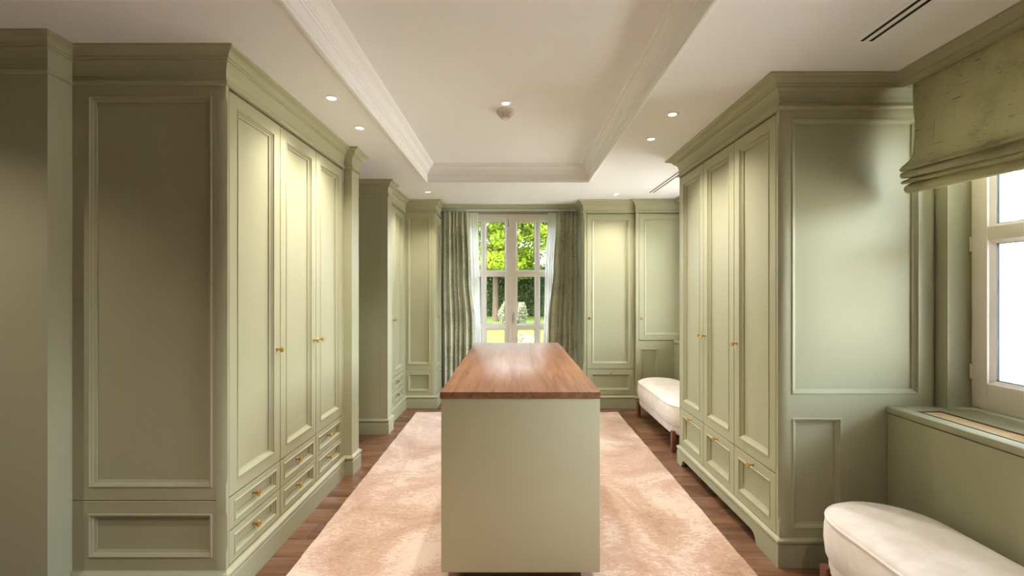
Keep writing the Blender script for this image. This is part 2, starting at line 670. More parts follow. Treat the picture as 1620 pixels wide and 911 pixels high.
# floor: one board row per 0.17 m, boards laid across the room
fl = struct('floor', MB().box(-3.3, 2.3, -2.7, 6.2, -0.12, -0.014), M['subfloor'])
pl_mesh = {}
y = -2.6
row = 0
while y < 6.0:
    x = -3.22 - random.random() * 1.2
    while x < 2.1:
        L = random.choice([1.2, 1.5, 1.8, 2.2])
        x0, x1 = max(x, -3.22), min(x + L, 2.12)
        if x1 - x0 > 0.05:
            key = round(x1 - x0, 3)
            if key not in pl_mesh:
                pl_mesh[key] = MB().box(0, key - 0.0015, 0, 0.1685, -0.014, 0.0, 0.0012).mesh('plank', M['plank'])
            put('plank', pl_mesh[key], fl, (x0, y, random.uniform(-.0004, 0)))
        x += L
    y += 0.17
    row += 1

# ceiling with the raised tray
TX0, TX1, TY0, TY1 = -0.832, 0.724, -1.2, 4.379
mb = MB()
mb.box(-3.4, 2.5, TY1, 6.3, ZC, ZT + .1)
mb.box(-3.4, 2.5, -2.8, TY0, ZC, ZT + .1)
mb.box(-3.4, TX0, TY0, TY1, ZC, ZT + .1)
mb.box(TX1, 2.5, TY0, TY1, ZC, ZT + .1)
mb.box(TX0, TX1, TY0, TY1, ZT, ZT + .1)
ceil = struct('ceiling', mb, M['white'])
prof = [(-.016, ZC), (-.016, ZC - .005), (-.004, ZC - .007), (.006, ZC - .006), (.009, ZC), (.004, ZC + .003), (.004, ZC + .012), (.010, ZC + .016), (.010, ZC + .02), (0.003, ZC + .024), (0.003, 2.482), (.010, 2.484),
        (.014, 2.492), (.020, 2.494), (.022, 2.502), (.028, 2.504), (.032, 2.516), (.044, 2.532), (.058, 2.540), (.062, 2.541), (.062, 2.549), (.070, 2.552), (.078, 2.560), (.078, ZT), (-.002, ZT), (-.002, ZC)]
# travelling so that the right-hand side is the inside of the tray (clockwise seen from above)
struct('trim_1', MB().sweep([(TX0, TY0), (TX0, TY1), (TX1, TY1), (TX1, TY0)], prof, closed=True), M['trimwhite'], smooth=0)

# walls
mb = MB().box(-3.2, -1.918, 1.874, 3.49, 0, ZC)
wl = struct('wall_left', mb, M['greenwall'])
part('cornice', MB().sweep([(-3.2, 1.874), (-1.918, 1.874), (-1.918, 1.985)], crown_profile(.065)), M['green'], wl, smooth=0)
mb = MB()
mb.box(-3.4, -3.2, -2.8, 3.55, 0, ZC)
mb.box(-3.4, -3.2, 4.27, 6.2, 0, ZC)
mb.box(-3.4, -3.2, 3.55, 4.27, 2.2, ZC)
struct('wall_left_outer', mb, M['greenwall'])
mb = MB().box(-3.2, -1.93, 4.32, 6.2, 0, ZC)
struct('wall_passage', mb, M['greenwall'])
struct('wall_front', MB().box(-3.4, 2.4, -2.8, -2.6, 0, ZC), M['greenwall'])
# back wall round the french door
DX0, DX1 = -0.79, 0.70
mb = MB()
mb.box(-1.95, DX0, 6.0, 6.2, 0, ZC)
mb.box(DX1, 2.4, 6.0, 6.2, 0, ZC)
mb.box(DX0, DX1, 6.0, 6.2, 2.367, ZC)
struct('wall_back', mb, M['greenwall'])
# right wall with three window openings
WZ0, WZ1 = 0.80, 2.30
openings = [(0.90, 2.19), (3.75, 5.05)]
mb = MB()
yy = -2.8
for a, b2 in openings:
    mb.box(XR, 2.40, yy, a, 0, ZC)
    mb.box(XR, 2.40, a, b2, 0, WZ0 - .01)
    mb.box(XR, 2.40, a, b2, WZ1, ZC)
    yy = b2
mb.box(XR, 2.40, yy, 6.2, 0, ZC)
struct('wall_right', mb, M['greenwall'])
# baseboards that the photo shows between units
struct('baseboard_left', MB().sweep([(-3.2, 4.32), (-1.93, 4.32)], PLINTH), M['green'])
struct('baseboard_front', MB().sweep([(2.09, -2.6), (-3.2, -2.6)], PLINTH), M['green'])
struct('baseboard_pier', MB().sweep([(-3.2, 1.874), (-1.918, 1.874), (-1.918, 1.96)], PLINTH), M['green'])


def casement(name, loc, rz, W, Hh, bottom, mat, leaf_spec, head=0.075, jamb=0.03, rail_b=0.12, hinge=True, handle_z=None, stile=0.07, meet=0.05):
    """window or glazed door facing local -y. leaf_spec: list of (x0,x1, vertical muntin xs, horizontal muntin (z0,z1) list)."""
    root = thing(name, None, None, loc, rz)
    del_keys = [k for k in root.keys()]
    root['kind'] = 'structure'
    mb = MB()
    mb.box(0, jamb, 0, .09, 0, Hh, .002)
    mb.box(W - jamb, W, 0, .09, 0, Hh, .002)
    mb.box(jamb, W - jamb, 0, .09, Hh - jamb, Hh, .002)
    mb.box(jamb, W - jamb, 0, .09, 0, bottom, .002)
    part('window_frame', mb, mat, root)
    for (x0, x1, sl, sr, vx, hz) in leaf_spec:
        z0, z1 = bottom + .002, Hh - jamb - .002
        gz0, gz1 = z0 + rail_b, z1 - head
        gx0, gx1 = x0 + sl, x1 - sr
        mb = MB()
        mb.box(x0, gx0, -.012, .05, z0, z1, .003)
        mb.box(gx1, x1, -.012, .05, z0, z1, .003)
        mb.box(gx0, gx1, -.011, .05, gz1, z1, .002)
        mb.box(gx0, gx1, -.011, .05, z0, gz0, .002)
        for (a, b2) in vx:
            mb.box(a, b2, -.008, .045, gz0, gz1, .003)
        for (a, b2) in hz:
            mb.box(gx0, gx1, -.0085, .045, a, b2, .003)
        sash = part('sash', mb, mat, root)
        # glazing bead and pane per light
        xs = [gx0] + [q for p in vx for q in p] + [gx1]
        zs = [gz0] + [q for p in hz for q in p] + [gz1]
        for i in range(0, len(xs), 2):
            for j in range(0, len(zs), 2):
                a, b2, c, d = xs[i], xs[i + 1], zs[j], zs[j + 1]
                g = MB().box(a - .004, b2 + .004, .022, .026, c - .004, d + .004)
                part('pane', g, M['glass'], sash, smooth=0)
                bd = MB()
                for q in (0, 1):
                    pass
                w_ = .014
                bd.add([(a, .018, c), (b2, .018, c), (b2, .018, d), (a, .018, d), (a + w_, .018, c + w_), (b2 - w_, .018, c + w_), (b2 - w_, .018, d - w_), (a + w_, .018, d - w_),
                        (a, -.002, c), (b2, -.002, c), (b2, -.002, d), (a, -.002, d)],
                       [(8, 9, 5, 4), (9, 10, 6, 5), (10, 11, 7, 6), (11, 8, 4, 7)] + [(0, 1, 5, 4), (1, 2, 6, 5), (2, 3, 7, 6), (3, 0, 4, 7)])
                part('glazing_bead', bd, mat, sash, smooth=0)
                sp = MB()
                s_ = .010
                for (p, q, r_, t_) in [(a + w_ - s_, a + w_ + .004, c, d), (b2 - w_ - .004, b2 - w_ + s_, c, d), (a, b2, c + w_ - s_, c + w_ + .004), (a, b2, d - w_ - .004, d - w_ + s_)]:
                    sp.box(p, q, .027, .038, r_, t_)
                part('spacer', sp, M['spacer'], sash, smooth=0)
        if hinge:
            hx = x0 if sl >= sr else x1
            for hz_ in (z0 + .13, (z0 + z1) / 2, z1 - .2):
                part('hinge', MB().lathe([(.006, 0), (.006, .07)], (hx, -.014, hz_), 'z', 10), M['plastic'], sash)
    return root


# french door in the back wall (local x -> +X)
lw = (DX1 - DX0) / 2
Wd = DX1 - DX0
def leafL(x0, x1, sl, sr):
    g0, g1 = x0 + sl, x1 - sr
    mid = (g0 + g1) / 2
    return (x0, x1, sl, sr, [(mid - .023, mid + .023)], [(.857, .907), (1.558, 1.618)])
fd = casement('door_1', (DX0, 6.0, 0), 0, Wd, 2.365, 0.03, M['framewhite'],
              [leafL(.03, lw - .001, .075, .052), leafL(lw + .001, Wd - .03, .085, .075)], head=.055, jamb=.03, rail_b=.2, hinge=True)
mb = MB().box(lw - .012, lw + .018, -.026, -.0125, .04, 2.33, .003)
part('cover_strip', mb, M['framewhite'], fd)
hx = lw + .045
mb = MB().box(hx - .013, hx + .013, -.020, -.0115, .93, 1.075, .003)
mb.lathe([(.009, 0), (.008, .035)], (hx, -.018, 1.04), '-y', 12)
mb.tube([(hx, -.052, 1.045), (hx, -.055, 1.02), (hx, -.055, .93)], [.009, .008, .0075], 10)
part('handle', mb, M['chrome'], fd)
for hx_ in (lw - .045,):
    part('door_bolt', MB().box(hx_ + .02, hx_ + .03, -.020, -.0115, 2.2, 2.30, .002), M['chrome'], fd)
# right-hand windows: local x -> -Y  (rz=-90), interior side faces -X
for i, (a, b2) in enumerate(openings):
    W_ = b2 - a
    hw = W_ / 2
    spec = [(.012, hw - .001, .071, .045, [], [(.795, .858)]), (hw + .001, W_ - .012, .045, .071, [], [(.795, .858)])]
    w = casement('window_%d' % (i + 1), (2.205, b2, WZ0), R(-90), W_, WZ1 - WZ0, .012, M['framewhite'], spec, head=.06, jamb=.012, rail_b=.118)
# solid panelled door at the end of the left passage
dr = thing('door_2', None, None, (-3.2, 3.55, 0), R(90))
dr['kind'] = 'structure'
put('door_leaf', panel_mesh(.72, 2.2, .045, .1, .1, .2, .1), dr)
put('knob', knob_mesh(), dr, (.06, 0, 1.0))

# ============================================================= WARDROBES
# --- left wardrobe: local x = Y - 1.98, local y = -(X + 1.25)
W = 1.53
d = 0.668
DZ0, DZ1 = 0.4515, 2.2475
dx = [0.020, 0.462, 0.904, 1.346]
fr = []
for i in range(3):
    kx = [dx[1] - .036, dx[2] - .036, dx[2] + .036][i]
    fr.append(('door', dx[i], dx[i + 1], DZ0, DZ1, [(kx, 1.052)]))
    for z0, z1 in ((.3015, .4515), (.1515, .3015)):
        fr.append(('drawer', dx[i], dx[i + 1], z0, z1, [((dx[i] + dx[i + 1]) / 2, (z0 + z1) / 2)]))
path = [(0, d), (0, 0), (1.38, 0), (1.38, -.058), (1.53, -.058), (1.53, d)]
wd = unit('wardrobe', 'long sage green wardrobe on the left with three doors over two rows of drawers', (-1.25, 1.98, 0), R(90), W, d, fr, path, path, left_in=.021)
part('corner_post', post_mesh(.0195, False, STOPS, .14, 2.262), M['green'], wd)
rail(wd, 'stile', 1.3475, 1.3805, .14, 2.262)
rail(wd, 'bottom_rail', .0195, 1.3475, .10, .1500)
part('pilaster', MB().box(1.38, 1.53, -.058, .02, 0, 2.262), M['green'], wd)
# the side that faces the camera, u runs from X=-1.918 to -1.25-.045
def u_(X, X0=-1.918):
    return X - X0
ub = -1.25 - .045 + 1.918
end_board(wd, 'side_panel', 'left', W, d, 0, ub, .451, 2.262, u_(-1.851), ub - u_(-1.310), .506 - .451, 2.262 - 2.213)
end_board(wd, 'side_panel', 'left', W, d, 0, ub, .14, .4475, u_(-1.851), ub - u_(-1.310), .200 - .14, .4475 - .393)

# --- far left wardrobe past the passage: local x = Y - 4.32
W, d = 0.95, 0.65
path = [(0, d), (0, -.058), (.15, -.058), (.15, 0), (W, 0)]
dx = [.165, .422, .867]
fr = []
for i in range(2):
    kx = [dx[1] - .03, dx[1] + .03][i]
    fr.append(('door', dx[i], dx[i + 1], DZ0, DZ1, [(kx, 1.052)]))
    for z0, z1 in ((.3015, .4515), (.1515, .3015)):
        fr.append(('drawer', dx[i], dx[i + 1], z0, z1, [((dx[i] + dx[i + 1]) / 2, (z0 + z1) / 2)]))
wc = unit('wardrobe', 'sage green wardrobe beyond the passage on the left, its plain end facing us', (-1.25, 4.32, 0), R(90), W, d, fr, path, path, left_in=.006)
part('pilaster', MB().box(0.0, .15, -.058, .02, 0, 2.262), M['green'], wc)
end_board(wc, 'side_panel', 'left', W, d, 0, d - .0205, 0.14, 2.262, t=.004)
rail(wc, 'stile', .15, .1635, .14, 2.262)
rail(wc, 'stile', .8685, W, .14, 2.262)
rail(wc, 'bottom_rail', .1635, .8685, .10, .150)

# --- back left wardrobe, doors face +X: local x = Y - 5.27
W, d = 0.43, 0.357
path = [(0, d), (0, 0), (W, 0)]
fr = [('door', .020, .40, DZ0, DZ1, [(.055, 1.052)]), ('drawer', .020, .40, .1515, .4515, [(.21, .405)])]
we = unit('wardrobe', 'narrow sage green corner wardrobe left of the curtained french door', (-.893, 5.27, 0), R(90), W, d, fr, [(0, d), (0, 0), (.30, 0)], path, left_in=.021)
part('corner_post', post_mesh(.0195, False, STOPS, .14, 2.262), M['green'], we)
rail(we, 'stile', .4015, W, .14, 2.262)
rail(we, 'bottom_rail', .0195, .4015, .10, .150)
ub = d - .045
end_board(we, 'side_panel', 'left', W, d, 0, ub, .4445, 2.262, .030, ub - .285, .06, .052)
end_board(we, 'side_panel', 'left', W, d, 0, ub, .14, .4415, .030, ub - .285, .055, .045)

# --- back right wardrobe: X .81 .. 1.41, faces the camera
W, d = 0.60, 0.73
path = [(0, d), (0, 0), (W, 0)]
fr = [('door', .040, .592, DZ0, DZ1, [(.068, 1.04)]), ('drawer', .040, .592, .1515, .4515, [(.316, .405)])]
wf = unit('wardrobe', 'sage green wardrobe right of the french door with one door above a deep drawer', (.81, 5.27, 0), 0, W, d, fr, [(0, .30), (0, 0), (W, 0)], path, left_in=.021)
part('corner_post', post_mesh(.0385, False, STOPS, .14, 2.262, .014, .019), M['green'], wf)
end_board(wf, 'side_panel', 'left', W, d, 0, d - .045, .14, 2.262, .05, .05, .07, .06)
rail(wf, 'stile', .5935, W, .14, 2.262)
rail(wf, 'bottom_rail', .0385, .5935, .10, .150)

# --- back right corner wardrobe: X 1.41 .. 2.09
W, d = 0.679, 0.76
path = [(0, .03), (0, 0), (W, 0)]
fr = [('door', .036, .60, .787, DZ1, [(.060, 1.04)])]
wg = unit('wardrobe', 'sage green wardrobe in the back right corner ending above the low window cabinet', (1.41, 5.235, 0), 0, W, d, fr, path, [(0, .03), (0, 0), (.436, 0)])
rail(wg, 'stile', 0, .0345, .14, 2.262)
rail(wg, 'stile', .6015, W, .787, 2.262)
me = panel_mesh(.2355, .643, .021, .020, .0155, .044, .091, 'green', 0)
put('lower_panel', me, wg, (.0345, 0, .14))
me = panel_mesh(W - .27, .643, .021, None, None, None, None, 'green', 0)
put('lower_panel', me, wg, (.27, 0, .14))

# --- right wardrobe on an arched plinth: local x = 3.60 - Y, local y = X - 1.315
W, d = 1.35, 0.77
path = [(-.0, d), (0, 0), (W, 0), (W, d)]
fr = []
dx = [.018, .453, .888, 1.323]
RZ0, RZ1, RB = .444, 2.268, .142
for i in range(3):
    kx = [dx[1] - .032, dx[1] + .032, dx[2] + .034][i]
    fr.append(('door', dx[i], dx[i + 1], RZ0, RZ1 - .0195, [(kx, 1.052)]))
    fr.append(('drawer', dx[i], dx[i + 1], RB, RZ0, [((dx[i] + dx[i + 1]) / 2, .408)]))
wr = unit('wardrobe', 'sage green three door wardrobe on the right standing on an arched plinth', (1.315, 3.60, 0), R(-90), W, d, fr, path, path, crown_p=.088, base=.075, plinth=False, right_in=.021)
part('corner_post', post_mesh(.0255, True, [(.215, 2.205)], .135, 2.262, .012, .019), M['green'], wr, (W, 0, 0))
rail(wr, 'stile', 0, .0165, .135, 2.262)
part('plinth_moulding', MB().sweep([(0, .53), (0, 0), (W, 0), (W, .53)], PLINTH_CAP), M['green'], wr, smooth=0)
# arched front board
arch = []
ax0, ax1, az, ar = .075, 1.165, .060, .055
arch.append((-.014, 0)); arch.append((ax0, 0))
for k in range(7):
    a = math.pi / 2 * k / 6
    arch.append((ax0 + .012 * (k > 0) + ar * (1 - math.cos(a)) * .9, .012 * (k > 0) + (az - .012) * math.sin(a)))
for k in range(7):
    a = math.pi / 2 * (6 - k) / 6
    arch.append((ax1 - .012 * (k < 6) - ar * (1 - math.cos(a)) * .9, .012 * (k < 6) + (az - .012) * math.sin(a)))
arch.append((ax1, 0)); arch.append((W + .014, 0)); 
top = .106
vs, fs = [], []
pts = arch
n = len(pts)
for yv in (-.014, .010):
    for (x, z) in pts:
        vs.append((x, yv, z))
    for (x, z) in pts:
        vs.append((x, yv, top))
for i in range(n - 1):
    fs.append((i, i + 1, n + i + 1, n + i))
    fs.append((2 * n + i, 3 * n + i, 3 * n + i + 1, 2 * n + i + 1))
    fs.append((i, 2 * n + i, 2 * n + i + 1, i + 1))
    fs.append((n + i, n + i + 1, 3 * n + i + 1, 3 * n + i))
fs.append((0, n, 3 * n, 2 * n)); fs.append((n - 1, 3 * n - 1, 4 * n - 1, 2 * n - 1))
mb = MB().add(vs, fs)
mb.box(W - .006, W + .014, .0101, .53, 0, top)
mb.box(-.014, .006, .0101, .53, 0, top)
part('plinth', mb, M['green'], wr)
# end facing the camera: u = X - 1.315
end_board(wr, 'side_panel', 'right', W, d, .045, .755, .790, 2.262, .015, .755 - .694, .059, .045, bev=0)
end_board(wr, 'side_panel', 'right', W, d, .045, .345, .135, .790, .018, .036, .049, .056, bev=0)
end_board(wr, 'side_panel', 'right', W, d, .345, .755, .135, .790, bev=0)
part('edge_bead', MB().lathe([(.006, .79), (.006, 2.26)], (W - .004, .7605, 0), 'z', 12), M['green'], wr)

# ============================================================= LOW RADIATOR CABINETS under the windows
def radiator_cover(label, y0, y1, gy0, gy1, n):
    root = thing('radiator_cabinet', label, 'radiator cover', (1.846, y0, 0))
    L = y1 - y0
    g0, g1 = gy0 - y0, gy1 - y0
    # sill with a slot for the grille; local x from 0 (room side) to .36
    gx0, gx1 = .062, .176
    xe = .243
    mb = MB()
    mb.box(-.004, gx0, 0, L, .762, .792, .003)
    mb.box(gx1, xe, 0, L, .762, .792)
    mb.box(gx0, gx1, 0, g0, .762, .792)
    mb.box(gx0, gx1, g1, L, .762, .792)
    part('sill', mb, M['green'], root)
    part('front_panel', MB().box(0, .02, 0.003, L - .004, 0.008, .757, .0015), M['green'], root)
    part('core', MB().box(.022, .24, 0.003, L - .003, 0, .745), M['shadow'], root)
    fr_ = MB()
    e = .006
    fr_.box(gx0, gx0 + e, g0, g1, .750, .794)
    fr_.box(gx1 - e, gx1, g0, g1, .750, .794)
    fr_.box(gx0 + e, gx1 - e, g0, g0 + e, .750, .794)
    fr_.box(gx0 + e, gx1 - e, g1 - e, g1, .750, .794)
    gr = part('grille', fr_, M['bronze'], root)
    sm = MB().box(0, gx1 - gx0 - 2 * e - .002, 0, .0070, -.012, 0).mesh('slat', M['brasslight'], 0)
    yv = g0 + e + .003
    k = 0
    while yv < g1 - e - .006 and k < n:
        put('slat', sm, gr, (gx0 + e + .001, yv, .790))
        yv += .0130
        k += 1
    return root


radiator_cover('sage green window cabinet with brass grille behind the nearest bench', -0.0, 2.249, .85, 2.15, 200)
radiator_cover('sage green window cabinet at the back behind the far bench', 3.615, 5.234, 3.8, 5.1, 140)
struct('wall_sill_1', MB().box(2.0901, 2.204, .901, 2.189, .762, .792), M['green'])
struct('wall_sill_2', MB().box(2.0901, 2.204, 3.751, 5.049, .762, .792), M['green'])

# pelmets over the window niches and the french door (structure: part of the room's cornice)
struct('trim_2', MB().sweep([(1.902, 2.25), (1.902, -2.6)], [(-o, z) if False else (o * 1.15, z) for o, z in PELMET_PROFILE]).box(1.9021, 1.922, -2.6, 2.25, 2.356, ZC - .001), M['green'])
struct('trim_3', MB().sweep([(1.902, 5.234), (1.902, 3.60)], PELMET_PROFILE), M['green'])
struct('trim_4', MB().sweep([(-.893, 5.57), (.81, 5.57)], PELMET_PROFILE).box(-.892, .809, 5.571, 5.60, 2.358, ZC - .001), M['green'])


# ============================================================= SOFT FURNISHING
def curtain(name, label, cat, mat, y0, prof_l, prof_r, folds, amp, seed, z0, z1, group=None, thick=.0022, nu=260, nv=46):
    rr = random.Random(seed)
    ph = [rr.uniform(0, 6.28) for _ in range(6)]
    vs, fs = [], []
    # uneven pleats
    ws = [rr.uniform(.6, 1.5) for _ in range(folds)]
    tot = sum(ws)
    edges = [0]
    for w_ in ws:
        edges.append(edges[-1] + w_ / tot)
    am = [rr.uniform(.65, 1.25) for _ in range(folds + 1)]

    def interp(tab, v):
        for (a, xa), (b2, xb) in zip(tab, tab[1:]):
            if v <= b2:
                t = (v - a) / (b2 - a)
                t = t * t * (3 - 2 * t)
                return xa + (xb - xa) * t
        return tab[-1][1]
    for j in range(nv + 1):
        v = j / nv
        z = z1 + (z0 - z1) * v
        xl, xr = interp(prof_l, v), interp(prof_r, v)
        for i in range(nu + 1):
            u = i / nu
            k = 0
            while k < folds - 1 and u > edges[k + 1]:
                k += 1
            f = (u - edges[k]) / (edges[k + 1] - edges[k])
            a = am[k] * (1 - f) + am[k + 1] * f
            p = k + f
            s = math.sin(2 * math.pi * p)
            grow = .55 + .45 * min(1, v * 3)
            yv = y0 + amp * a * grow * (s + .18 * math.sin(4 * math.pi * p + 3 * v + ph[0])) + .006 * math.sin(3 * v + 5 * u + ph[1]) * v
            xv = xl + (xr - xl) * (u + .30 / folds * math.sin(4 * math.pi * p + .6) * .35 + .010 * math.sin(2.2 * math.pi * v + 6 * u + ph[2]) * v)
            vs.append((xv, yv, z))
    for j in range(nv):
        for i in range(nu):
            a = j * (nu + 1) + i
            fs.append((a, a + 1, a + nu + 2, a + nu + 1))
    me = bpy.data.meshes.new(name)
    me.from_pydata(vs, [], fs)
    me.shade_smooth()
    me.materials.append(mat)
    o = put(name, me)
    sol = o.modifiers.new('thickness', 'SOLIDIFY')
    sol.thickness = thick
    return tag(o, label, cat, group)


curtain('curtain', 'heavy grey green linen curtain gathered left of the french door', 'curtain', M['curtain'], 5.685,
        [(0, -.875), (.5, -.878), (1, -.872)], [(0, -.565), (.35, -.535), (.6, -.485), (1, -.50)], 6, .043, 3, .012, 2.352, 'linen curtains at the french door')
curtain('curtain', 'heavy grey green linen curtain gathered right of the french door', 'curtain', M['curtain'], 5.685,
        [(0, .54), (.3, .50), (.6, .435), (1, .42)], [(0, .795), (.5, .80), (1, .79)], 5, .045, 8, .012, 2.352, 'linen curtains at the french door')
curtain('sheer_curtain', 'white sheer curtain hanging beside the left linen curtain', 'curtain', M['sheer'], 5.80,
        [(0, -.66), (1, -.62)], [(0, -.455), (.4, -.43), (1, -.395)], 7, .018, 5, .012, 2.352, 'sheer curtains at the french door', .0006, 160, 30)
curtain('sheer_curtain', 'white sheer curtain hanging beside the right linen curtain', 'curtain', M['sheer'], 5.80,
        [(0, .435), (.4, .40), (1, .35)], [(0, .62), (1, .60)], 7, .018, 6, .012, 2.352, 'sheer curtains at the french door', .0006, 160, 30)


# roman blind
def roman_blind(label, y0, y1):
    prof = [(1.930, 2.385, 0), (1.929, 2.30, 0), (1.926, 2.22, 0), (1.930, 2.14, 0), (1.927, 2.06, 0), (1.924, 2.01, .05), (1.915, 1.985, .6), (1.896, 1.968, 1), (1.884, 1.957, 1), (1.883, 1.947, 1), (1.900, 1.943, .8), (1.928, 1.950, .5),
            (1.930, 1.944, .5), (1.905, 1.934, .8), (1.886, 1.925, 1), (1.882, 1.914, 1), (1.893, 1.909, 1), (1.930, 1.915, .6), (1.932, 1.909, .6), (1.905, 1.902, .8), (1.890, 1.893, 1), (1.886, 1.883, 1), (1.897, 1.877, 1),
            (1.930, 1.884, .7), (1.932, 1.878, .7), (1.914, 1.872, .8), (1.902, 1.862, 1), (1.903, 1.850, 1), (1.918, 1.843, 1), (1.934, 1.846, 1)]
    # densify
    P = []
    for a, b2 in zip(prof, prof[1:]):
        for t in (0, .34, .67):
            P.append(tuple(a[k] + (b2[k] - a[k]) * t for k in range(3)))
    P.append(prof[-1])
    for _ in range(2):
        P = [P[0]] + [tuple((P[i - 1][k] + 2 * P[i][k] + P[i + 1][k]) / 4 for k in range(3)) for i in range(1, len(P) - 1)] + [P[-1]]
    nu = 60
    vs, fs = [], []
    for j, (x, z, w_) in enumerate(P):
        for i in range(nu + 1):
            u = i / nu
            sag = -.022 * math.sin(math.pi * u) * w_ + .006 * w_ * math.sin(5 * u + j * .2)
            wob = .004 * math.sin(7 * u + z * 9) * (.4 + w_) + .0035 * math.sin(19 * u + z * 24)
            wide = .016 * w_
            edge = .014 * (1 - w_) * (2.385 - z) / .35
            ya, yb = y0 - (wide - edge) , y1 + (wide - edge)
            vs.append((x + wob, yb + (ya - yb) * u, z + sag))
    for j in range(len(P) - 1):
        for i in range(nu):
            a = j * (nu + 1) + i
            fs.append((a, a + 1, a + nu + 2, a + nu + 1))
    me = bpy.data.meshes.new('roman_blind')
    me.from_pydata(vs, [], fs)
    me.shade_smooth()
    me.materials.append(M['blind'])
    o = put('roman_blind', me)
    s = o.modifiers.new('thickness', 'SOLIDIFY')
    s.thickness = .003
    tag(o, label, 'blind')
    # hem seam line and cord ring near the edge
    part('hem_seam', MB().tube([(1.9265 + .004 * math.sin(9 * z), y1 - .105 + .004 * math.sin(14 * z), z) for z in [2.35 - .02 * k for k in range(17)]], .0011, 6), M['blind'], o)
    part('cord_ring', MB().lathe([(.006, 0), (.006, .003)], (1.921, y1 - .018, 2.01), 'x', 12), M['plastic'], o)
    return o


roman_blind('grey green linen roman blind gathered in folds over the right window', .86, 2.195)


def bench(label, y0, y1):
    xc, r = 1.555, .235
    L = y1 - y0
    root = thing('bench', label, 'bench', (xc, y0, 0), 0, 'upholstered benches by the windows')
    ring = [(.035, .148), (.018, .152), (.014, .160), (.012, .212), (.020, .2165), (.008, .222), (.000, .235), (-.006, .29), (-.005, .34), (.000, .375), (.003, .385)]
    seam = [(.003, .385), (.000, .388), (-.001, .392), (.002, .396), (.008, .3965)]
    topr = [(.008, .3965), (.020, .405), (.045, .4135), (.09, .419), (.15, .4225), (.20, .424)]

    def loft(rings, cap0, cap1):
        vs, fs = [], []
        seg = 20
        for (i, z) in rings:
            rr_ = r - i
            for k in range(seg + 1):
                a = math.pi * k / seg
                vs.append((rr_ * math.cos(a), L - r + rr_ * math.sin(a), z))
            for k in range(seg + 1):
                a = math.pi + math.pi * k / seg
                vs.append((rr_ * math.cos(a), r + rr_ * math.sin(a), z))
        m_ = 2 * (seg + 1)
        for i in range(len(rings) - 1):
            for k in range(m_):
                k2 = (k + 1) % m_
                fs.append((i * m_ + k, i * m_ + k2, i * m_ + m_ + k2, i * m_ + m_ + k))
        if cap0:
            fs.append(tuple(range(m_)))
        if cap1:
            fs.append(tuple((len(rings) - 1) * m_ + k for k in range(m_)))
        return MB().add(vs, fs)
    part('seat_base', loft(ring[:5] , True, True), M['velvet'], root, smooth=60)
    part('seat', loft(ring[4:] + topr, True, True), M['velvet'], root, smooth=60)
    part('piping', loft([(.006, .384), (-.0015, .3855), (-.0030, .389), (-.001, .393), (.006, .3945)], True, True), M['velvet'], root, smooth=60)
    lm = MB().box(-.016, .016, -.021, .021, 0, .178, .004).mesh('leg', M['walnutleg'])
    for sx in (-1, 1):
        for yv in (.13, L - .13):
            put('leg', lm, root, (sx * (r - .028), yv, 0))
    return root


bench('cream velvet bench with rounded end, nearest the camera at bottom right', .86, 2.09)
bench('cream velvet bench at the back between the two right wardrobes', 3.71, 5.02)

# rug
rt = .015
mb = MB()
nx, ny = 60, 120
X0, X1, Y0, Y1 = -1.078, 1.16, .55, 5.055
vs, fs = [], []
for j in range(ny + 1):
    for i in range(nx + 1):
        x = X0 + (X1 - X0) * i / nx
        yv = Y0 + (Y1 - Y0) * j / ny
        if i in (0, nx):
            x += .0015 * math.sin(yv * 23) + .001 * math.sin(yv * 61)
        if j in (0, ny):
            yv += .003 * math.sin(x * 29)
        edge = min(i, nx - i, j, ny - j)
        z = rt + .0012 * math.sin(x * 9 + yv * 4) * math.sin(yv * 7) - (.004 if edge == 0 else 0)
        vs.append((x, yv, z))
for j in range(ny):
    for i in range(nx):
        a = j * (nx + 1) + i
        fs.append((a, a + 1, a + nx + 2, a + nx + 1))
border = [i for i in range(nx + 1)] + [j * (nx + 1) + nx for j in range(1, ny + 1)] + [ny * (nx + 1) + i for i in range(nx - 1, -1, -1)] + [j * (nx + 1) for j in range(ny - 1, 0, -1)]
o0 = len(vs)
for k in border:
    vs.append((vs[k][0], vs[k][1], .0008))
nb_ = len(border)
for k in range(nb_):
    k2 = (k + 1) % nb_
    fs.append((border[k], o0 + k, o0 + k2, border[k2]))
fs.append(tuple(o0 + k for k in range(nb_)))
mb.add(vs, fs)
rug = part('rug', mb, M['rug'], smooth=60)
tag(rug, 'silky beige and pinkish rug on the wooden floor under the island', 'rug')

